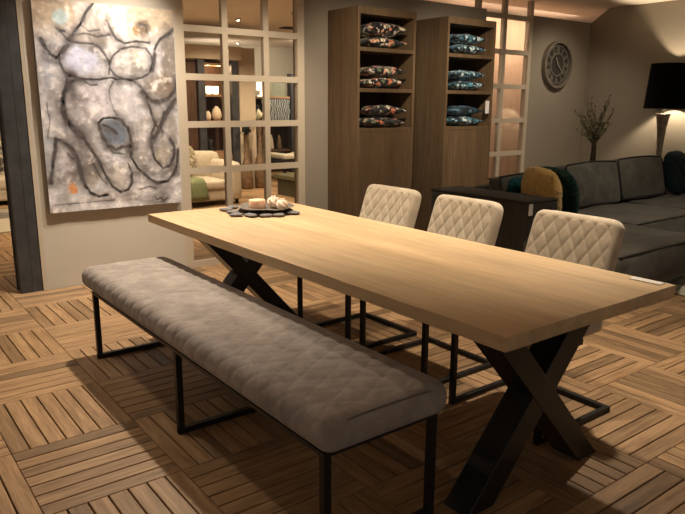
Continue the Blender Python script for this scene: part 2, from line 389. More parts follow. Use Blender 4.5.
BLOBS=[
 (0.280,0.739,0.1208,0.0759,(0.72, 0.74, 0.86),0.90),
 (0.646,0.729,0.1268,0.0679,(0.66, 0.62, 0.55),0.70),
 (0.358,0.532,0.1812,0.0999,(0.8, 0.77, 0.8),0.80),
 (0.588,0.554,0.1268,0.0759,(0.7, 0.68, 0.7),0.70),
 (0.492,0.377,0.0966,0.0679,(0.3, 0.36, 0.44),0.85),
 (0.531,0.292,0.0664,0.0280,(0.62, 0.68, 0.68),0.80),
 (0.393,0.850,0.1450,0.0599,(0.42, 0.35, 0.28),0.65),
 (0.486,0.893,0.0906,0.0599,(0.42, 0.38, 0.36),0.60),
 (0.187,0.922,0.0483,0.0359,(0.62, 0.74, 0.78),0.80),
 (0.757,0.904,0.0604,0.0399,(0.2, 0.13, 0.07),0.85),
 (0.714,0.890,0.0242,0.0240,(0.45, 0.28, 0.08),0.60),
 (0.961,0.738,0.0785,0.1498,(0.3, 0.26, 0.22),0.75),
 (0.867,0.609,0.1208,0.0679,(0.36, 0.29, 0.22),0.70),
 (0.932,0.371,0.0846,0.1198,(0.46, 0.43, 0.4),0.70),
 (0.706,0.353,0.1027,0.1198,(0.5, 0.47, 0.46),0.65),
 (0.700,0.212,0.1087,0.0599,(0.45, 0.43, 0.42),0.60),
 (0.865,0.262,0.0604,0.0559,(0.55, 0.5, 0.42),0.70),
 (0.501,0.154,0.0846,0.0679,(0.6, 0.56, 0.52),0.60),
 (0.171,0.111,0.0332,0.0220,(.84,.50,.28),1.00),
 (0.168,0.136,0.0211,0.0160,(0.85, 0.5, 0.25),0.80),
 (0.245,0.320,0.0725,0.0799,(0.45, 0.46, 0.5),0.55),
 (0.290,0.194,0.0725,0.0719,(0.5, 0.45, 0.4),0.50),
 (0.114,0.753,0.0725,0.0439,(0.28, 0.26, 0.27),0.60),
 (0.063,0.675,0.0423,0.0679,(0.5, 0.52, 0.58),0.50),
 (0.193,0.610,0.0483,0.0799,(0.28, 0.28, 0.32),0.70),
 (0.185,0.422,0.0906,0.0359,(0.42, 0.42, 0.46),0.50),
 (0.038,0.264,0.0302,0.1198,(0.5, 0.55, 0.6),0.50),
 (0.826,0.039,0.0785,0.0320,(0.45, 0.45, 0.48),0.60),
 (0.460,0.058,0.1812,0.0280,(0.55, 0.5, 0.46),0.40),
 (0.820,0.448,0.0362,0.0439,(0.8, 0.72, 0.58),0.80),
 (0.682,0.882,0.1812,0.1198,(0.66, 0.6, 0.52),0.30),
 (0.161,0.219,0.0604,0.0799,(0.72, 0.68, 0.7),0.60),
 (0.402,0.797,0.0755,0.0240,(0.34, 0.34, 0.36),0.50),
]

def make_painting():
    nx, nz = 200, 292
    U, V = np.meshgrid(np.linspace(0,1,nx), np.linspace(0,1,nz)); asp = (PZ1-PZ0)/(PX1-PX0)
    rg = np.random.RandomState(5)
    def nz2(f, oct=4, sx=1, sy=1):
        out = np.zeros_like(U); amp = 1; tot = 0
        for o in range(oct):
            n = max(2,int(f*2**o)); nw, nh = max(2,int(n*sx)), max(2,int(n*asp*sy)); g = rg.rand(nh+2, nw+2)
            x, y = U*nw, V*nh; xi, yi = x.astype(int), y.astype(int); fx, fy = x-xi, y-yi
            fx = fx*fx*(3-2*fx); fy = fy*fy*(3-2*fy)
            out += amp*((g[yi,xi]*(1-fx)+g[yi,xi+1]*fx)*(1-fy)+(g[yi+1,xi]*(1-fx)+g[yi+1,xi+1]*fx)*fy); tot += amp; amp *= .6
        return out/tot
    n5 = nz2(30,3)
    n1, n2, n3, n4 = nz2(4), nz2(9), nz2(22,3), nz2(3,5,2.2,.6)
    du, dv = (nz2(14,3)-.5)*.028, (nz2(14,3)-.5)*.020
    top = np.clip((V-.80)/.12,0,1)[...,None]
    col = (1-top)*np.array([.70,.69,.71])+top*np.array([.68,.60,.50])
    def lay(c, a): 
        nonlocal col
        a = np.clip(a,0,1)[...,None]; col = col*(1-a)+np.array(c)*a
    for cx, cz, rx, rz, c, s in BLOBS:
        d = np.sqrt(((U+du-cx)/rx)**2+((V+dv-cz)/rz)**2)+(n2-.5)*.9
        lay(c, s*np.clip((1.25-d)/.45,0,1))
    lay((.36,.33,.31), np.clip((n1-.52)*3.2,0,.5)); lay((.30,.28,.27), np.clip((nz2(6,5,.6,1.4)-.56)*4,0,.55)); lay((.84,.82,.83), np.clip((n4-.56)*4,0,.6)); lay((.86,.84,.82), np.clip((n3-.60)*4,0,.5))
    rel = (n2-.5)*.006+(n3-.5)*.006
    uu, vv = U+du*.5, (V+dv*.5)*asp
    for r, dk, P in STROKES:
        D = np.full_like(U, 9.)
        for (x0,y0),(x1,y1) in zip(P,P[1:]):
            y0a, y1a = y0*asp, y1*asp; L2 = (x1-x0)**2+(y1a-y0a)**2+1e-9
            t = np.clip(((uu-x0)*(x1-x0)+(vv-y0a)*(y1a-y0a))/L2,0,1)
            D = np.minimum(D, np.hypot(uu-x0-t*(x1-x0), vv-y0a-t*(y1a-y0a)))
        a = np.clip(1.6-D/(r*(.15+1.5*n2)),0,1)*min(1,dk*1.2)*np.clip(-.12+2.2*n5,0,1)
        lay((.035,.032,.036), a); lay((.24,.22,.22), np.clip(1.0-D/(r*7),0,1)**1.3*1.1*dk*np.clip(n2*2.2-.45,0,1)); rel -= a*.003
    col = np.clip(col*(.86+.28*n3)[...,None]*(.90+.2*n5)[...,None],0,1)**1.7*1.08
    bm = bmesh.new(); X = PX0+U*(PX1-PX0); Z = PZ0+V*(PZ1-PZ0); yf = WY-.045
    vs = [[bm.verts.new((X[j,i], yf-max(0,.004+rel[j,i]), Z[j,i])) for i in range(nx)] for j in range(nz)]
    for j in range(nz-1):
        for i in range(nx-1): bm.faces.new([vs[j][i],vs[j][i+1],vs[j+1][i+1],vs[j+1][i]])
    me = bpy.data.meshes.new('painted_canvas'); bm.to_mesh(me); bm.free()
    ca = me.color_attributes.new('paint','FLOAT_COLOR','POINT')
    ca.data.foreach_set('color', np.concatenate([col, np.ones_like(col[...,:1])],-1).reshape(-1).astype(np.float32))
    for p in me.polygons: p.use_smooth = True
    a = N('oil_paint'); at = a.n('ShaderNodeAttribute', attribute_name='paint'); a.bump(a.noise(a.coord((1,1,.6)), 60, 5, .7, 2), .35, .006)
    me.materials.append(a.fin(at.outputs['Color'], .5, 0, .4)); return me
root = empty('abstract_painting', ((PX0+PX1)/2,WY,PZ0), label='large unframed abstract painting in white, grey and black with an orange spot', cat='painting')
o = bpy.data.objects.new('painted_canvas', make_painting()); C.objects.link(o); o.parent = root; o.matrix_parent_inverse = Matrix.Translation(-root.location)
def keep(o, root):   # parts modelled in world coordinates
    o.parent = root; o.matrix_parent_inverse = (Matrix.Translation(root.location)@root.rotation_euler.to_matrix().to_4x4()).inverted(); return o
keep(link('stretcher', B((PX0,WY-.045,PZ0,PX1,WY-.001,PZ1)), plain('canvas_edge',(.30,.27,.23),.9)), root)

# ================================================================ dining table
TL, H, TT = 2.78, .76, .049
root = empty('dining_table', (.5,TL/2,0), label='long pale oak dining table with black crossed steel legs', cat='table')
def wavy(p, n):
    q = p.copy()
    if abs(p.x) > .49: q.x += math.copysign(1,p.x)*(.0015*math.sin(7*p.y+1)+.001*math.sin(17*p.y))*(1 if p.z > 0 else .6)
    if abs(p.y) > TL/2-.01: q.y += math.copysign(1,p.y)*(.001*math.sin(11*p.x))
    return q
top = link('tabletop', slab(1.0,TL,TT,.004,24,90,4,wavy), m_table, smooth=False); top.parent = root; top.location = (0,0,H-TT/2)
def xleg(y0, y1):
    for lean in (1,-1):
        bm = bmesh.new(); a = (.112,.252) if lean > 0 else (.778,.905); b2 = (.735,.882) if lean > 0 else (.140,.275)
        z0, z1 = 0, H-TT-.006; e = 0 if lean > 0 else .003
        hexa(bm, [(a[0],y0-e,z0),(a[1],y0-e,z0),(a[1],y1+e,z0),(a[0],y1+e,z0),(b2[0],y0-e,z1),(b2[1],y0-e,z1),(b2[1],y1+e,z1),(b2[0],y1+e,z1)])
        keep(link('leg', bm, m_leg, bevel=.004), root)
    keep(link('mounting_plate', B((.03,y0-.01,H-TT-.006,.97,y1+.01,H-TT)), m_leg), root)
xleg(.206,.325); xleg(TL-.325,TL-.206)
tg = link('price_card', B((-.021,-.062,0,.021,.062,.003)), m_white); tg.location = (.955,.095,H+.0008); tg.rotation_euler = (0,0,.03)
tag(tg, 'small white price card lying on the near right corner of the oak table', 'price card')

# ================================================================ bench
BX0, BX1, BY0, BY1, BZ0, BZ1 = -.462, .070, .262, 2.672, .394, .512
root = empty('upholstered_bench', ((BX0+BX1)/2,(BY0+BY1)/2,0), label='long backless bench with quilted taupe suede seat and black metal frame', cat='bench')
def quilt(p, n):
    q = p.copy(); L, Wd, Hh = BY1-BY0, BX1-BX0, (BZ1-BZ0)/2
    s = p.x-(Hh-p.z) if p.x < 0 else p.x                        # runs over the top and down the left side
    if p.z > 0: q.z += .014*max(0,1-(2*p.x/Wd)**2)**.7*max(0,min(1,(L/2-abs(p.y))/.12))**.6
    if s < Wd/2-.075 and p.z > -Hh+.012 and abs(p.y) < L/2-.045:
        a, b2 = s/.170, p.y/.100
        e1, e2 = .5-abs(((a+b2)%1)-.5), .5-abs(((a-b2)%1)-.5)
        fade = min(1,(Wd/2-.075-s)/.012)*min(1,(p.z+Hh-.012)/.02)*min(1,(L/2-.045-abs(p.y))/.02)
        q += n*fade*(.0022*min(1,e1*3.2)*min(1,e2*3.2)-.0024*(math.exp(-(e1/.045)**2)+math.exp(-(e2/.045)**2)))
    return q
o = link('seat', slab(BX1-BX0,BY1-BY0,BZ1-BZ0,.050,72,330,16,quilt), m_bench, smooth=True); o.parent = root; o.location = (0,0,(BZ0+BZ1)/2)
zt = BZ0+.004
for fy in (.310,1.400,2.510):
    bm = bmesh.new(); w = .028
    bar(bm, (-.43,fy,0), (-.43,fy,zt-.014), w, w); bar(bm, (.022,fy,0), (.022,fy,zt-.014), w, w); bar(bm, (-.444,fy,w/2), (.036,fy,w/2), w-.001, w)
    keep(link('leg_frame', bm, m_steel, bevel=.002), root)
keep(link('seat_rail', B((-.444,.296,zt-.014,-.414,2.524,zt), (.006,.296,zt-.014,.036,2.524,zt), *[(-.414,y-.014,zt-.014,.006,y+.014,zt) for y in (.310,1.400,2.510)]), m_steel), root)
# piping along the near end of the seat
bm = bmesh.new(); pts = [(BX0+.022+(BX1-BX0-.044)*t, BY0+.0155, BZ1-.015-.030*abs(2*t-1)**6+.0052*max(0,1-(2*t-1)**2)**.7) for t in [k/32 for k in range(33)]]
tube(bm, pts, .0042, 6); keep(link('seam', bm, plain('seam_thread',(.13,.105,.09),.8), smooth=True), root)

# ================================================================ chairs
def make_chair():
    root = empty('dining_chair', (0,0,0))      # local: front is -x, y is width
    def part(name, bm, m, **k):
        o = link(name, bm, m, root, **k); return o
    def q_back(p, n):      # slab local: x thickness, y width, z height
        q = p.copy(); hw, hh = .235, .265
        if p.x < -.02 and abs(p.y) < hw-.022 and -hh+.02 < p.z < hh-.03:
            a, b2 = p.y/.074, (p.z-.025)/.125
            d1, d2 = abs(((a+b2)%1)-.5), abs(((a-b2)%1)-.5)
            g = math.exp(-((.5-d1)/.06)**2)+math.exp(-((.5-d2)/.06)**2)
            f = min(1,(hw-.022-abs(p.y))/.01)*min(1,(hh-.03-p.z)/.01)
            q.x += f*(.0055*min(1.2,g)-.0035*min(1,(.5-d1)*3)*min(1,(.5-d2)*3))
        q.x -= .017*(p.y/hw)**2; t = max(0,(p.z-.175)/.09); q.y *= 1-.055*t*t; q.z -= .008*(p.y/hw)**4*max(0,(p.z-.05)/.215)
        return q
    bm = slab(.092,.47,.53,.036,8,84,92,q_back); xf(bm, (1.252,0,.662), (0,.33,0))
    part('backrest', bm, m_chair, smooth=True)
    def q_seat(p, n):
        q = p.copy()
        if p.z > 0: q.z += .012*(1-(p.x/.24)**2)*(1-(p.y/.24)**2)
        return q
    bm = slab(.50,.47,.105,.035,20,20,6,q_seat); xf(bm, (.985,0,.453)); part('seat', bm, m_chair, smooth=True)
    w = .026; hy = .25
    for s in (-1,1):
        bm = bmesh.new(); bar(bm, (.757,s*hy,0), (.757,s*hy,.41), w, w); part('leg', bm, m_steel, bevel=.002)
        bm = bmesh.new(); bar(bm, (.757+w/2,s*hy,w/2), (1.288,s*hy,w/2), w, w-.001); part('sled_runner', bm, m_steel, bevel=.002)
    bm = bmesh.new(); bar(bm, (1.288,-hy-w/2,w/2), (1.288,hy+w/2,w/2), w, w); part('rear_crossbar', bm, m_steel, bevel=.002)
    bm = bmesh.new()
    for s in (-1,1): bar(bm, (.744,s*hy,.413), (1.02,s*hy,.413), w, w)
    bar(bm, (.757,-hy,.41), (.757,hy,.41), w, w-.002); bar(bm, (1.01,-hy,.41), (1.01,hy,.41), w, w-.002); part('seat_frame', bm, m_steel)
    return root
ch = make_chair()
for k, (y, lab) in enumerate(((1.98,'cream quilted dining chair at the far end of the row, nearest the bookcases'),
                         (1.345,'cream quilted dining chair in the middle of the row of three'),
                         (.645,'cream quilted dining chair nearest the camera, in front of the mustard cushion'))):
    c = ch if k == 0 else dup(ch)
    c.location = (0,y,0); tag(c, lab, 'chair', 'cream quilted dining chairs along the far side of the table')

# ================================================================ bookcases
m_flo = None
def floral(name, cols, base, sc):
    a = N(name); v0 = a.coord(); oi = a.n('ShaderNodeObjectInfo'); cb = a.n('ShaderNodeCombineXYZ'); m_ = a.math('MULTIPLY', oi.outputs['Random'], 23); a.l(m_, cb.inputs[0]); a.l(m_, cb.inputs[1]); va = a.n('ShaderNodeVectorMath', operation='ADD'); a.l(v0, va.inputs[0]); a.l(cb.outputs[0], va.inputs[1]); v = va.outputs[0]
    vo = a.n('ShaderNodeTexVoronoi'); vo.inputs['Scale'].default_value = sc
    mx = a.n('ShaderNodeMix', data_type='VECTOR'); nt = a.n('ShaderNodeTexNoise'); nt.inputs['Scale'].default_value = 14; a.l(v, nt.inputs['Vector'])
    mx.inputs[0].default_value = .10; a.l(v, mx.inputs[4]); a.l(nt.outputs['Color'], mx.inputs[5]); a.l(mx.outputs[1], vo.inputs['Vector'])
    sp = a.n('ShaderNodeSeparateColor'); a.l(vo.outputs['Color'], sp.inputs[0])
    c = a.ramp(sp.outputs[0], [(i/len(cols), k) for i, k in enumerate(cols)], 'CONSTANT')
    f = a.math('LESS_THAN', vo.outputs['Distance'], .56)
    g = a.math('GREATER_THAN', a.noise(v, 60, 2), .40)
    return a.fin(a.mix(base, c, a.math('MULTIPLY', f, g)), .55, 0, .4, .2)
m_flower = floral('floral_print', [(.75,.66,.50),(.05,.06,.05),(.62,.22,.12),(.04,.045,.04),(.72,.42,.28),(.16,.22,.13),(.70,.66,.60),(.03,.02,.02)], (.012,.010,.012), 24)
m_bluefl = floral('blue_print', [(.45,.62,.68),(.02,.06,.09),(.10,.30,.40),(.55,.70,.72),(.01,.03,.05),(.06,.18,.26),(.20,.42,.50)], (.008,.015,.024), 28)
m_navy = floral('navy_print', [(.10,.20,.28),(.02,.06,.09),(.04,.12,.20),(.02,.03,.05)], (.006,.012,.02), 19)
def bookcase(x0, x1, seams, lab):
    root = empty('bookcase', ((x0+x1)/2,3.99,0), label=lab, cat='bookcase'); y0, y1, T = 3.8, 4.265, 2.30
    def P(name, bm, m, **k): return keep(link(name, bm, m, **k), root)
    P('side_panel', B((x0,y0,0,x0+.028,y1,T)), m_cab, bevel=.002); P('side_panel', B((x1-.028,y0,0,x1,y1,T)), m_cab, bevel=.002)
    P('top_panel', B((x0+.028,y0,T-.065,x1-.028,y1,T)), m_cab)
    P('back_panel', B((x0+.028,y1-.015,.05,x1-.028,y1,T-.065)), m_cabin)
    for z in (1.910,1.542,1.172): P('shelf', B((x0+.028,y0+.002,z,x1-.028,y1-.015,z+.035)), m_cab, bevel=.001)
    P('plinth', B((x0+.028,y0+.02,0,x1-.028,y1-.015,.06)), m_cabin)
    xm = (x0+x1)/2; ds = []
    for a, b2 in ((x0+.030,xm-.0015),(xm+.0015,x1-.030)):
        ds.append(P('door', B((a,y0+.001,.065,b2,y0+.021,1.170)), m_cab, bevel=.001))
    return root, ds
bookcase(2.455,3.178,1,'tall oak bookcase holding floral cushions, left of the two')
r2c, ds = bookcase(3.615,4.350,1,'tall oak bookcase holding blue cushions, right of the two')
h_ = link('handle', B((4.348,3.83,1.02,4.362,3.85,1.10)), plain('bronze',(.10,.06,.03),.4,.8)); keep(h_, r2c)
tg = link('price_card', B((4.235,3.792,1.34,4.29,3.7985,1.475)), m_white); tag(tg, 'white price card hanging on the front edge of the right bookcase', 'price card')

def cushion(name, loc, size, m, seed, label, rot=(0,0,0), cat='cushion', group=None, crumple=.006, piping=None):
    o = link(name, pillow(*size, seed=seed, crumple=crumple), m, smooth=True); o.location = loc; o.rotation_euler = rot
    tag(o, label, cat, group)
    return o
lv = {'top':1.945,'middle':1.577,'bottom':1.207}
for side, cx, mm, gname in (('left',2.845,m_flower,'floral'),('right',3.995,m_bluefl,'blue')):
    for li, (lname, z) in enumerate(lv.items()):
        for k in (0,1):
            t = .118 if (side,lname,k) == ('left','top',1) else .086; zz = z+.054+k*(.108 if t < .09 else .122)
            m_ = m_navy if (side == 'right' and lname == 'bottom' and k == 1) else mm
            cushion('cushion', (cx+random.uniform(-.012,.012), 3.975, zz), (.455,.33,t*1.12), m_, li*7+k+(30 if side=='right' else 0),
                f'{gname} patterned cushion, {"upper" if k else "lower"} of the pair on the {lname} shelf of the {side} bookcase',
                (random.uniform(-.02,.02),random.uniform(-.02,.02),random.uniform(-.06,.06)), group=f'{gname} cushions in the {side} bookcase')

# ================================================================ corner sofa
root = empty('corner_sofa', (4.9,2.3,0), label='large charcoal velvet corner sofa with black piping and a low chaise', cat='sofa')
def P(name, bm, m, **k): return keep(link(name, bm, m, **k), root)
def soft(name, x0,y0,z0,x1,y1,z1, m, r=.05, puff=.02, rot=None, pipe=True, nx=24, ny=20, nz=8, wr=.006):
    sx, sy, sz = x1-x0, y1-y0, z1-z0; ph = x0*7+y0*3
    def fn(p, n):
        q = p.copy(); a, b2, c = 2*p.x/sx, 2*p.y/sy, 2*p.z/sz
        q.z += (1 if p.z > 0 else -.2)*puff*(1-a*a)*(1-b2*b2); q.y += math.copysign(1,p.y)*puff*.6*(1-a*a)*(1-c*c)*(abs(b2)>.9); q.x += math.copysign(1,p.x)*puff*.4*(1-b2*b2)*(1-c*c)*(abs(a)>.9)
        q.z += wr*math.sin(9*p.x+4*p.y+ph)*math.sin(6*p.y+ph)*(p.z > 0)
        return q
    bm = slab(sx,sy,sz,r,nx,ny,nz,fn); c = ((x0+x1)/2,(y0+y1)/2,(z0+z1)/2)
    xf(bm, c, rot or (0,0,0)); o = P(name, bm, m, smooth=True)
    if pipe:
        bm = bmesh.new(); pts = []
        k = r*.30; loop = []
        nn = 14
        X, Y = sx/2-k, sy/2-k
        for (ax_, ay), (bx_, by_) in (((-X,-Y),(X,-Y)),((X,-Y),(X,Y)),((X,Y),(-X,Y)),((-X,Y),(-X,-Y))):
            for t in range(nn):
                u = t/nn; loop.append((ax_+(bx_-ax_)*u, ay+(by_-ay)*u))
        for x, y in loop:
            a, b2 = 2*x/sx, 2*y/sy
            pts.append((x, y, sz/2-k+puff*(1-a*a)*(1-b2*b2)+.002))
        tube(bm, pts, .008, 6, True); xf(bm, c, rot or (0,0,0)); q = link('piping', bm, m_pipe, smooth=True)
        q.parent = o; q.matrix_parent_inverse = Matrix.Identity(4)
    return o
AX = 2.79
P('base', B((AX+.02,1.90,.12,6.55,3.0,.26)), m_sofad, bevel=.01)
P('base', B((AX-.02,1.25,.12,3.98,1.90,.26)), m_sofad, bevel=.01)
soft('arm', AX,2.06,.11,AX+.41,3.15,.685, m_sofad, .035, .006, pipe=True, wr=.001)
soft('back', AX+.42,2.86,.11,6.60,3.035,.70, m_sofad, .04, .0, pipe=False)
soft('seat_cushion', AX+.42,2.06,.235,4.02,2.70,.415, m_sofa, .04, .018, nx=24, ny=20)
soft('chaise_cushion', AX-.06,1.21,.125,4.02,2.05,.412, m_sofa, .04, .022, nx=30, ny=36)
soft('seat_cushion', 4.03,1.84,.125,5.28,2.70,.415, m_sofa, .04, .024, nx=30)
soft('seat_cushion', 5.29,1.84,.125,6.55,2.70,.415, m_sofa, .04, .024, nx=30)
for k,(a,b2,t) in enumerate(((3.22,4.20,.79),(4.20,5.12,.845),(5.12,6.04,.86))):
    w = b2-a
    def fnb(p, n, w=w, k=k):
        q = p.copy(); u, v = 2*p.x/w, 2*p.z/.42
        q.y += math.copysign(1,p.y)*.045*(1-u*u)*(1-v*v); q.z += (p.z > 0)*.02*(1-u*u)+.004*math.sin(8*p.x+k*2)
        return q
    bm = slab(w-.01,.17,.44,.045,26,8,18,fnb); xf(bm, ((a+b2)/2,2.74,t-.215), (-.22,0,0)); o = P('back_cushion', bm, m_sofa, smooth=True)
    pts = []
    for i in range(21):
        u = -1+2*i/20; pts.append((u*(w/2-.02), -.075, .215+.018*(1-u*u)))
    bm = bmesh.new(); tube(bm, pts, .008, 6); tube(bm, [(p[0],.075,p[2]) for p in pts], .008, 6)
    for sx_ in (-1,1): tube(bm, [(sx_*(w/2-.012),-.078,.2-.4*i/8) for i in range(9)], .008, 6)
    xf(bm, ((a+b2)/2,2.74,t-.215), (-.22,0,0)); q = link('piping', bm, m_pipe, smooth=True); q.parent = o; q.matrix_parent_inverse = Matrix.Identity(4)
for x, y in ((2.85,1.34),(3.88,1.34),(2.9,2.9),(4.7,1.98),(6.45,1.98),(6.45,2.9)): P('foot', B((x,y,0,x+.05,y+.05,.125)), m_black)

tg = link('price_tag', B((-.022,-.003,-.045,.022,.003,.045)), m_white); tg.location = (AX+.03,2.052,.625); tag(tg, 'white price tag hanging on the sofa arm behind the nearest dining chair', 'price tag')
def pl(mat, loc, size, rot, lab, seed, cr=.008, group=None, rnd=.75):
    bm = pillow(*size, seed=seed, n=56, crumple=cr, rnd=rnd); rj = random.Random(seed)
    for v in bm.verts: v.co += Vector((rj.gauss(0,1),rj.gauss(0,1),rj.gauss(0,1)))*.0028
    o = link('cushion', bm, mat, smooth=True); o.location = loc; o.rotation_euler = rot; return tag(o, lab, 'cushion', group)
pl(m_yel, (3.36,2.36,.655), (.54,.50,.21), (.35,PI/2-.14,.06), 'mustard yellow plush cushion leaning on the sofa arm', 1, .012)
pl(m_grn, (3.66,2.42,.650), (.52,.54,.20), (.30,PI/2-.26,.10), 'dark green plush cushion leaning just right of the mustard cushion', 2, .012)
pl(m_teal, (3.47,2.64,.62), (.40,.38,.12), (PI/2-.28,0,-.10), 'teal plush cushion half hidden behind the mustard cushion', 3, .01)
pl(m_dteal, (6.24,2.62,.68), (.58,.54,.18), (PI/2-.25,0,.10), 'black-teal shaggy cushion at the far right end of the sofa', 4, .014)

# rug under the front of the sofa
bm = bmesh.new(); nx, ny = 90, 60; g = {}
for i in range(nx+1):
    for j in range(ny+1):
        x, y = 3.60+i*.025, 1.10+j*.02
        e = min(1, min(i,nx-i,j,ny-j)/2)
        g[i,j] = bm.verts.new((x+.01*math.sin(j*1.3), y+.012*math.sin(i*1.7), .004+e*(.045+.014*random.random())))
for i in range(nx):
    for j in range(ny): bm.faces.new([g[i,j],g[i+1,j],g[i+1,j+1],g[i,j+1]])
a = N('rug_pile'); n = a.noise(a.coord(), 9, 5, .6, 1)
m_rug = a.fin(a.ramp(n, [(.35,(.30,.33,.25)),(.5,(.62,.62,.50)),(.65,(.50,.52,.42))]), .95, 0, .1)
o = link('rug', bm, m_rug, smooth=True); tag(o, 'pale green and cream rug corner on the floor beyond the table end', 'rug')

# console, lamp, vase with branches
root = empty('console_table', (5.9,3.25,0), label='dark narrow console table standing behind the corner sofa', cat='table')
keep(link('tabletop', B((4.95,3.045,.70,6.93,3.36,.735)), m_black), root)
for x in (4.98,6.84):
    for y in (3.055,3.31): keep(link('leg', B((x,y,0,x+.03,y+.03,.70)), m_black), root)
LX, LY = 6.60, 3.20
LX, LY = 6.745, 3.12
root = empty('table_lamp', (LX,LY,.735), label='tall table lamp with black drum shade and flared silvery base, behind the sofa', cat='lamp')
m_silver = plain('hammered_silver', (.30,.26,.21), .38, .75, var=.35, sc=25, bump=.4)
bm = bmesh.new(); lathe(bm, [(.045,0),(.050,.01),(.040,.03),(.032,.08),(.034,.18),(.044,.32),(.060,.46),(.080,.58),(.084,.600),(.078,.605)], 32, (0,0,0)); link('base', bm, m_silver, root, smooth=True)
bm = bmesh.new(); lathe(bm, [(.016,.605),(.016,.64),(.024,.645),(.024,.68),(.012,.69)], 16); link('neck', bm, plain('nickel',(.5,.46,.4),.25,.9), root, smooth=True)
bm = bmesh.new(); n = 40; rr = [(.235,.665),(.195,1.20),(.190,1.20),(.230,.665)]; rings = [[bm.verts.new((r*math.cos(2*PI*k/n), r*math.sin(2*PI*k/n), z)) for k in range(n)] for r, z in rr]
for q in range(4):
    for k in range(n): bm.faces.new([rings[q][k],rings[q][(k+1)%n],rings[(q+1)%4][(k+1)%n],rings[(q+1)%4][k]])
link('lamp_shade', bm, plain('black_fabric',(.004,.004,.004),.9,spec=.1), root, smooth=False)
bm = bmesh.new(); bmesh.ops.create_uvsphere(bm, u_segments=16, v_segments=10, radius=.035); xf(bm, (0,0,.80)); link('bulb', bm, m_bulb, root, smooth=True)
pt = bpy.data.lights.new('lamp_light','POINT'); pt.energy = 26; pt.color = (1,.80,.55); pt.shadow_soft_size = .04; po = bpy.data.objects.new('lamp_light', pt); C.objects.link(po); po.location = (LX,LY,.735+.88)

root = empty('branch_vase', (5.43,3.20,.735), label='slim dark vase of twisted branches behind the sofa, below the clock', cat='vase')
bm = bmesh.new(); lathe(bm, [(.035,0),(.038,.02),(.030,.12),(.026,.22),(.030,.27),(.026,.275)], 18); link('vase', bm, plain('dark_bronze',(.05,.035,.025),.3,.6), root, smooth=True)
rg = random.Random(11); bm = bmesh.new(); lv_ = bmesh.new()
m_branch = plain('grey_green_branch', (.17,.16,.085), .7, var=.3, sc=40)
for k in range(34):
    a = rg.uniform(0,2*PI); s = rg.uniform(.05,.24); h = rg.uniform(.38,.80); p = [Vector((0,0,.22))]
    for t in range(1,9):
        u = t/8; p.append(Vector((math.cos(a)*s*u**1.6+rg.uniform(-.012,.012), math.sin(a)*s*u**1.6+rg.uniform(-.012,.012), .22+(h-.22)*u)))
    tube(bm, p, .004, 5, radii=[.009-.0055*i/8 for i in range(9)])
    for t in range(3,9):
        for q in range(3):
            c = p[t]; d = Vector((rg.uniform(-1,1),rg.uniform(-1,1),rg.uniform(-.3,1))).normalized()*rg.uniform(.03,.055); s2 = d.cross(Vector((0,0,1))).normalized()*.011
            v = [lv_.verts.new(c), lv_.verts.new(c+d*.5+s2), lv_.verts.new(c+d), lv_.verts.new(c+d*.5-s2)]; lv_.faces.new(v)
link('branches', bm, m_branch, root); o = link('leaves', lv_, m_branch, root, kind='stuff')
bm = bmesh.new()
for k in range(9):
    bmesh.ops.create_icosphere(bm, subdivisions=1, radius=.011, matrix=Matrix.Translation((rg.uniform(-.02,.02), rg.uniform(-.03,.0), .24+k*.016)))
link('silver_beads', bm, plain('silver_bead',(.8,.75,.65),.15,1), root, smooth=True)

# ================================================================ wall clock
CX, CZ = 6.27, 1.955
root = empty('wall_clock', (CX,4.4,CZ), label='round dark wall clock with skeleton Roman numeral face on the taupe wall', cat='clock')
m_clk = plain('aged_pewter', (.27,.24,.20), .5, .5, var=.25, sc=30); m_clkd = plain('clock_recess', (.030,.026,.022), .8)
def ring(r0, r1, z0, z1, n=64):
    bm = bmesh.new(); rr = [(r0,z0),(r1,z0),(r1,z1),(r0,z1)]; rg_ = [[bm.verts.new((r*math.cos(2*PI*k/n), -z, r*math.sin(2*PI*k/n))) for k in range(n)] for r, z in rr]
    for q in range(4):
        for k in range(n): bm.faces.new([rg_[q][k],rg_[q][(k+1)%n],rg_[(q+1)%4][(k+1)%n],rg_[(q+1)%4][k]])
    return bm
R0 = .30
bm = ring(.0005,R0-.02,.002,.022); link('face', bm, m_clkd, root)
link('rim', ring(R0-.03,R0,.002,.062), m_clk, root); link('inner_ring', ring(.135,.15,.022,.034), m_clk, root); link('inner_ring', ring(.235,.245,.022,.032), m_clk, root)
for h, rom in enumerate(['XII','I','II','III','IIII','V','VI','VII','VIII','IX','X','XI']):
    an = PI/2-h*PI/6; er = Vector((math.cos(an),0,math.sin(an))); et = Vector((math.sin(an),0,-math.cos(an)))
    strokes = []; x = 0; bm = bmesh.new()
    for c in rom:
        if c == 'I': strokes.append((x+.006,x+.006)); x += .017
        elif c == 'V': strokes += [(x,x+.012),(x+.024,x+.012)]; x += .030
        else: strokes += [(x,x+.026),(x+.026,x)]; x += .032
    x -= .006
    for a, b2 in strokes:
        p = er*.228+et*(a-x/2)+Vector((0,-.027,0)); q = er*.158+et*(b2-x/2)+Vector((0,-.027,0)); bar(bm, p, q, .0085, .008, (0,1,0))
    link('numeral', bm, m_clk, root)
for nm, an, ln, w in (('hour_hand', 118, .10, .016), ('minute_hand', -42, .17, .011)):
    bm = bmesh.new(); d = Vector((math.cos(math.radians(an)),0,math.sin(math.radians(an)))); bar(bm, -d*.03+Vector((0,-.04,0)), d*ln+Vector((0,-.04,0)), w, .004, (0,1,0)); link(nm, bm, plain('pale_hand',(.42,.38,.32),.4,.4), root)
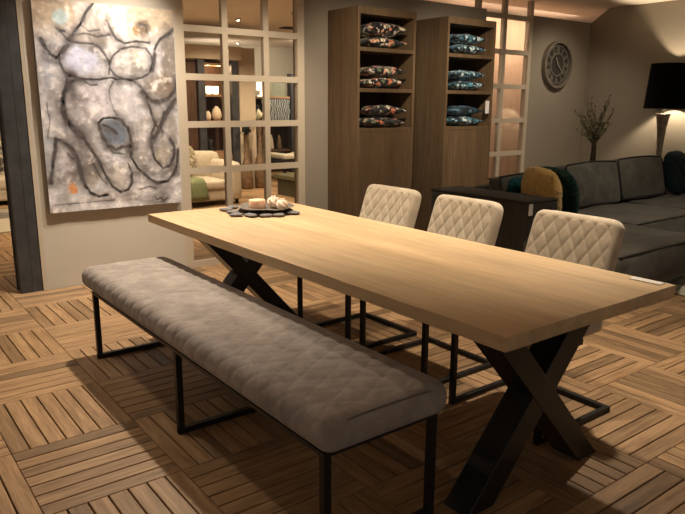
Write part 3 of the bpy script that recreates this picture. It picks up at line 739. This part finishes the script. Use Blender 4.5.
link('hub', ring(.0005,.018,.02,.046,24), m_clk, root)

# ================================================================ table decoration
m_stone = plain('grey_felt_stone', (.15,.14,.14), .8, var=.35, sc=25, bump=.3)
root = empty('stone_trivet', (.60,2.45,H), label='trivet of joined dark grey pebbles under the tray on the table', cat='trivet')
rg = random.Random(3)
ring_ = [(.185*math.cos(t)+.02*math.sin(5*t), .215*math.sin(t)+.02*math.cos(3*t)) for t in [k*2*PI/13 for k in range(13)]]+[(.10*math.cos(t), .11*math.sin(t)) for t in [k*2*PI/7+.3 for k in range(7)]]+[(0,0)]
for (x, y) in ring_:
    bm = bmesh.new(); bmesh.ops.create_icosphere(bm, subdivisions=3, radius=1)
    rx, ry, rz = rg.uniform(.034,.046), rg.uniform(.036,.046), .011
    for v in bm.verts:
        f = 1+.12*math.sin(3*math.atan2(v.co.y,v.co.x)+x*40); v.co = Vector((v.co.x*rx*f, v.co.y*ry*f, v.co.z*rz+rz))
    o = link('pebble', bm, m_stone, root, smooth=True); o.location = (x,y,.0005)
root = empty('metal_tray', (.625,2.41,H+.0232), label='round hammered silver tray on the pebble trivet', cat='tray')
bm = bmesh.new(); n = 48; pr = [(0.001,0),(.12,0),(.155,.008),(.178,.018),(.1785,.022),(.153,.012),(.12,.004),(.001,.004)]
rings = [[bm.verts.new((r*math.cos(2*PI*k/n)*(1+.012*math.sin(7*2*PI*k/n)*(r>.16)), r*math.sin(2*PI*k/n)*(1+.012*math.sin(7*2*PI*k/n)*(r>.16)), z+(.003*math.sin(5*2*PI*k/n) if r > .15 else 0))) for k in range(n)] for r, z in pr]
for a, b2 in zip(rings, rings[1:]):
    for k in range(n): bm.faces.new([a[k],a[(k+1)%n],b2[(k+1)%n],b2[k]])
link('dish', bm, plain('tarnished_silver',(.30,.28,.26),.4,.75,var=.3,sc=20,bump=.3), root, smooth=True)
m_peach = plain('peach_wax', (.78,.50,.34), .55, var=.05); m_peach.node_tree.nodes['Principled BSDF'].inputs['Subsurface Weight'].default_value = .2
m_shell = plain('cream_wax', (.80,.66,.52), .6, var=.10, sc=40, bump=.4)
bm = bmesh.new(); lathe(bm, [(.02,-.026),(.050,-.026),(.052,-.022),(.052,.022),(.049,.026),(.02,.0235)], 28); o = link('pillar_candle', bm, m_peach, smooth=True); o.location = (.590,2.455,H+.0232+.0045+.026); o.rotation_euler = (0,0,-.65)
tag(o, 'low round peach coloured candle on the left of the silver tray', 'candle')
def rose(name, loc, r, m, lab, sd):
    rg = random.Random(sd); root = empty(name, loc, label=lab, cat='ornament')
    bm = bmesh.new(); bmesh.ops.create_icosphere(bm, subdivisions=4, radius=1)
    for v in bm.verts:
        c = v.co; t = math.atan2(c.y, c.x); f = 1+.10*math.sin(5*t+6*c.z)+.05*math.sin(11*t-9*c.z); v.co = Vector((c.x*r*f, c.y*r*f, (c.z*.92+.92)*r*(1+.04*math.sin(6*t))))
    link('bloom', bm, m, root, smooth=True)
    bm = bmesh.new()
    for k in range(3):
        tube(bm, [(math.cos(a)*r*(.35+.22*k), math.sin(a)*r*(.35+.22*k), r*(1.86-.30*k)+.002*math.sin(4*a)) for a in [2*PI*i/24 for i in range(24)]], r*.07, 6, True)
    link('petal_edges', bm, m, root, smooth=True)
zt_ = H+.0232+.0045
rose('rose_ornament', (.672,2.290,zt_), .036, m_shell, 'cream ball shaped like a ribbed rose at the front of the tray', 1)
rose('rose_ornament', (.672,2.388,zt_), .040, plain('pink_cream_wax',(.80,.60,.48),.6,var=.1,sc=40,bump=.4), 'pinkish ribbed ball at the back of the tray, behind the cream one', 2)

# ================================================================ next room, seen through window_1 and the doorway
def sofa2(x0, x1, y0, y1, lab, arms=True, label_cat='sofa', seat=.40, back=.80, armz=.62, aw=.22, lowf=.0):
    root = empty('fabric_sofa', ((x0+x1)/2,(y0+y1)/2,0), label=lab, cat=label_cat)
    def Q(name, *a, r=.05, pf=.02):
        sx, sy, sz = a[3]-a[0], a[4]-a[1], a[5]-a[2]
        def fn(p, n): q = p.copy(); q.z += (p.z > 0)*pf*(1-(2*p.x/sx)**2)*(1-(2*p.y/sy)**2); return q
        bm = slab(sx,sy,sz,r,16,12,6,fn); xf(bm, ((a[0]+a[3])/2,(a[1]+a[4])/2,(a[2]+a[5])/2)); keep(link(name, bm, m_sofac, smooth=True), root)
    Q('base', x0+.02, y0+.03, .06, x1-.02, y1, .25, r=.03, pf=0)
    Q('seat_cushion', x0+aw+.01, y0, .22, x1-aw-.01, y1-.25, seat)
    Q('backrest', x0+.02, y1-.28, .10, x1-.02, y1, back, r=.09)
    Q('arm', x0, y0+.02, .06, x0+aw, y1-.05, armz, r=.08); Q('arm', x1-aw, y0+.02, .06, x1, y1-.05, armz, r=.08)
    for x in (x0+.06, x1-.10):
        for y in (y0+.08, y1-.12): keep(link('foot', B((x,y,0,x+.04,y+.04,.062)), m_black), root)
    return root
sofa2(-1.6, .95, 9.15, 10.15, 'cream three seat sofa seen through the doorway left of the steel column', seat=.40, back=.86, armz=.60)
sofa2(1.75, 3.26, 7.45, 8.40, 'cream sofa in the next room, seen through the left panes of the partition', seat=.36, back=.72, armz=.60)
m_pat = floral('beige_pattern', [(.62,.56,.42),(.30,.25,.16),(.70,.64,.50),(.36,.31,.20)], (.22,.18,.10), 22)
m_patd = floral('grey_leaf_pattern', [(.10,.09,.08),(.45,.42,.36),(.06,.06,.05),(.30,.28,.25)], (.12,.11,.10), 12)
pl(m_pat, (2.53,7.85,.64), (.48,.48,.16), (PI/2-.3,0,.45), 'beige patterned cushion on the cream sofa behind the partition', 5)
pl(m_patd, (.28,9.62,.64), (.50,.46,.15), (PI/2-.3,0,0), 'dark leaf patterned cushion on the cream sofa seen through the doorway', 6)
bm = bmesh.new(); g = {}                      # green throw hanging over the sofa front
P_ = [(7.80,.395),(7.60,.400),(7.47,.395),(7.425,.34),(7.415,.26),(7.41,.18),(7.405,.10)]
for i in range(13):
    for j,(y,z) in enumerate(P_): g[i,j] = bm.verts.new((2.02+i*.048+.02*j*.6, y-.010*abs(math.sin(i*1.2)), z+.008*math.sin(i*1.2)+(.0 if j < 3 else -.0)))
for i in range(12):
    for j in range(6): bm.faces.new([g[i,j],g[i+1,j],g[i+1,j+1],g[i,j+1]])
o = link('throw_blanket', bm, plain('sage_throw',(.17,.20,.10),.95,var=.3,sc=30), smooth=True); o.modifiers.new('solid','SOLIDIFY').thickness = .012
tag(o, 'sage green throw hanging over the front of the cream sofa behind the partition', 'throw')
bm = B((-1.6,6.95,.0005,.9,8.75,.016)); m_rug2 = floral('rug_print', [(.62,.57,.46),(.10,.09,.08),(.58,.52,.40),(.30,.27,.22),(.66,.60,.48)], (.45,.40,.30), 2.4)
tag(link('rug', bm, m_rug2), 'cream rug with dark abstract shapes on the floor beyond the doorway', 'rug')

# lit bookcase in the next room
root = empty('display_cabinet', (3.55,9.25,0), label='dark wood display cabinet with steel uprights and lit shelves in the next room', cat='cabinet')
def P(name, bm, m, **k): return keep(link(name, bm, m, **k), root)
m_dk = wood('dark_walnut', (.045,.022,.012), (.11,.055,.03), (14,14,1.5), None, .6)
m_mid = wood('mid_oak', (.22,.12,.06), (.36,.22,.12), (2,14,14), None, .6)
P('back_panel', B((3.08,9.50,.0,4.08,9.53,2.12)), m_dk)
P('upright', B((3.34,9.02,0,3.46,9.14,2.12)), m_post); P('upright', B((3.94,9.02,0,4.07,9.14,2.12)), m_post)
P('side_panel', B((3.08,9.10,0,3.34,9.16,2.12)), m_dk)
for z in (.60,1.115,1.545,2.04): P('shelf', B((3.46,9.10,z,3.94,9.50,z+.04)), m_mid)
P('drawer_front', B((3.46,9.06,.10,3.94,9.10,.34)), m_mid, bevel=.004); P('drawer_front', B((3.46,9.06,.36,3.94,9.10,.60)), m_mid, bevel=.004)
for x in (3.6,3.8):
    l = bpy.data.lights.new('shelf_light','POINT'); l.energy = 2.2; l.color = (1,.68,.38); l.shadow_soft_size = .03; lo = bpy.data.objects.new('shelf_light', l); C.objects.link(lo); lo.location = (x,9.2,2.0)
for k, x in enumerate((3.60,3.72)):
    bm = bmesh.new(); lathe(bm, [(.035,0),(.05,.02),(.052,.12),(.048,.125)], 16); o = link('tealight_glass', bm, m_tealight, smooth=True); o.location = (x+.01,9.2,1.586)
    tag(o, f'{"left" if k == 0 else "right"} of two glowing tealight glasses on the cabinet shelf', 'candle holder', 'glowing tealight glasses')
for k,(x,r,h) in enumerate(((3.585,.055,.16),(3.745,.085,.23))):
    bm = bmesh.new(); lathe(bm, [(r*.6,0),(r*.95,h*.2),(r,h*.45),(r*.8,h*.75),(r*.35,h*.95),(r*.35,h)], 18); o = link('round_vase', bm, m_cream, smooth=True); o.location = (x,9.22,1.156)
    tag(o, ('small' if k == 0 else 'large')+' round cream vase on the middle shelf of the lit cabinet', 'vase', 'round cream vases')
bm = bmesh.new(); lathe(bm, [(.04,0),(.06,.05),(.03,.12),(.05,.2)], 14)
o = link('goblet', bm, m_black, smooth=True); o.location = (3.60,9.2,.641); tag(o, 'small dark goblet on the drawer top of the lit cabinet', 'goblet')

# floor vases
m_mott = plain('mottled_bronze', (.22,.145,.085), .45, .3, var=.55, sc=14)
for k,(x,y,h,fl) in enumerate(((4.15,8.96,.93,0),(4.41,8.95,1.08,1))):
    root = empty('floor_vase', (x,y,0), label='tall mottled brown floor vase '+('with dark green leaves, left one' if not fl else 'with white flowers, right one'), cat='vase', group='tall floor vases')
    bm = bmesh.new(); lathe(bm, [(.075,0),(.095,.02),(.10,h*.25),(.085,h*.42),(.05,h*.55),(.035,h*.72),(.03,h*.85),(.045,h*.97),(.055,h)], 22); link('vase_body', bm, m_mott, root, smooth=True)
    bm = bmesh.new(); rg = random.Random(k)
    for i in range(26 if fl else 14):
        a, el, s = rg.uniform(0,2*PI), rg.uniform(.1,1.3), rg.uniform(.10,.20)
        d = Vector((math.cos(a)*math.cos(el), math.sin(a)*math.cos(el), math.sin(el)))*s; sd = d.cross(Vector((0,0,1))).normalized()*(.035 if fl else .055); c0 = Vector((0,0,h+(.08 if fl else .0)))
        v = [bm.verts.new(c0), bm.verts.new(c0+d*.5+sd), bm.verts.new(c0+d+Vector((0,0,.02))), bm.verts.new(c0+d*.5-sd)]; bm.faces.new(v)
    if fl: 
        link('flowers', bm, plain('white_petals',(.72,.70,.55),.7), root); bm = bmesh.new(); tube(bm, [(0,0,h-.05),(0,0,h+.12)], .012, 6); link('stem', bm, m_grn, root)
    else: link('leaves', bm, plain('dark_leaves',(.04,.055,.03),.6), root)

# media shelving at the end of the next room
root = empty('shelving_unit', (6.4,11.2,0), label='dark shelving unit with open bays at the far end of the next room', cat='shelving')
P('upright', B((5.55,11.0,0,5.63,11.5,1.42)), m_black); P('upright', B((6.36,10.95,0,6.52,11.1,2.05)), m_post); P('upright', B((7.5,11.0,0,7.6,11.5,2.05)), m_black)
P('back_panel', B((5.55,11.5,0,7.6,11.53,1.55)), m_dk)
for z in (.45,1.0,1.545): P('shelf', B((5.55,11.0,z,7.6,11.5,z+.04)), m_mid if z > 1.5 else m_dk)
a = N('zebra_print'); w = a.n('ShaderNodeTexWave'); w.inputs['Scale'].default_value = 7; w.inputs['Distortion'].default_value = 9; w.inputs['Detail'].default_value = 2; a.l(a.coord(), w.inputs['Vector'])
m_zeb = a.fin(a.ramp(w.outputs['Fac'], [(.55,(.03,.035,.04)),(.72,(.36,.38,.36))]), .6)
tag(link('striped_picture', B((5.66,10.97,1.08,6.34,10.99,1.53)), m_zeb), 'black and white swirled picture on the far shelving unit', 'picture')
bm = bmesh.new(); lathe(bm, [(.07,0),(.07,.02),(.02,.03),(.02,.12),(.10,.13),(.085,.36)], 18); o = link('small_lamp', bm, m_tealight, smooth=True); o.location = (5.78,11.2,1.586)
tag(o, 'small glowing lamp on top of the far shelving unit', 'lamp')
tag(link('storage_box', B((5.95,11.1,1.5855,6.3,11.4,1.86)), plain('green_grey_box',(.16,.17,.12),.7)), 'grey-green box beside the small lamp on the far shelving', 'box')
for k,x in enumerate((5.8,6.0,6.2)):
    bm = bmesh.new(); lathe(bm, [(.05,0),(.06,.03),(.045,.2),(.02,.28),(.025,.3)], 14); o = link('bottle_vase', bm, m_cream if k == 1 else m_mott, smooth=True); o.location = (x,11.2,.4905+.0)
    tag(o, ('cream bottle vase, middle of three on the lower shelf','brown bottle vase, left of the cream one on the lower shelf','brown bottle vase, right of the cream one on the lower shelf')[(1,0,2)[k]], 'vase', 'bottle vases on the far shelving')
root = empty('day_bed', (6.3,10.0,0), label='low dark bench with a white fur throw in the next room', cat='bench')
P('frame', B((5.3,9.6,.30,7.4,10.4,.38)), m_black)
for x in (5.34,7.32):
    for y in (9.64,10.32): P('leg', B((x,y,0,x+.05,y+.05,.30)), m_black)
o = link('fur_throw', xf(slab(1.2,.7,.10,.045,16,10,3,lambda p,n: p+Vector((0,0,.02*math.sin(9*p.x)*(p.z>0)))), (5.95,10.0,.432)), plain('fur',(.60,.54,.42),.95,var=.25,sc=20,bump=.6), smooth=True)
tag(o, 'white fur throw on the low dark bench in the next room', 'throw')
root = empty('low_table', (4.7,7.6,0), label='low dark olive coffee table in the next room, seen through the lower right panes', cat='table')
m_olive = plain('olive_lacquer',(.10,.095,.05),.5)
P('tabletop', B((4.15,7.1,.27,6.0,8.1,.33)), m_olive, bevel=.004); P('base', B((4.2,7.15,0,5.95,8.05,.27)), plain('dark_olive',(.05,.045,.025),.6))

# recessed ceiling spots and a vent
for k,(x,y,on) in enumerate(((2.53,7.78,1),(3.72,8.34,1),(5.60,11.83,1),(4.0,7.2,0))):
    root = empty('ceiling_spotlight', (x,y,2.70), label=('lit ceiling spotlight above the lit display cabinet','lit ceiling spotlight above the tall floor vases','lit ceiling spotlight nearest the end wall of the next room','unlit ceiling spotlight in the middle of the next room')[k], cat='spotlight', group='ceiling spotlights')
    bm = bmesh.new(); lathe(bm, [(.045,0),(.045,-.03),(.038,-.03),(.036,-.005)], 16); link('rim', bm, m_frame, root, smooth=True)
    bm = bmesh.new(); lathe(bm, [(.030,-.008),(.030,-.026),(.001,-.030)], 12); link('bulb', bm, m_bulb if on else m_black, root, smooth=True)
tag(link('ceiling_vent', B((4.85,8.75,2.685,5.10,8.98,2.6995)), m_black), 'black rectangular vent in the ceiling of the next room', 'vent')
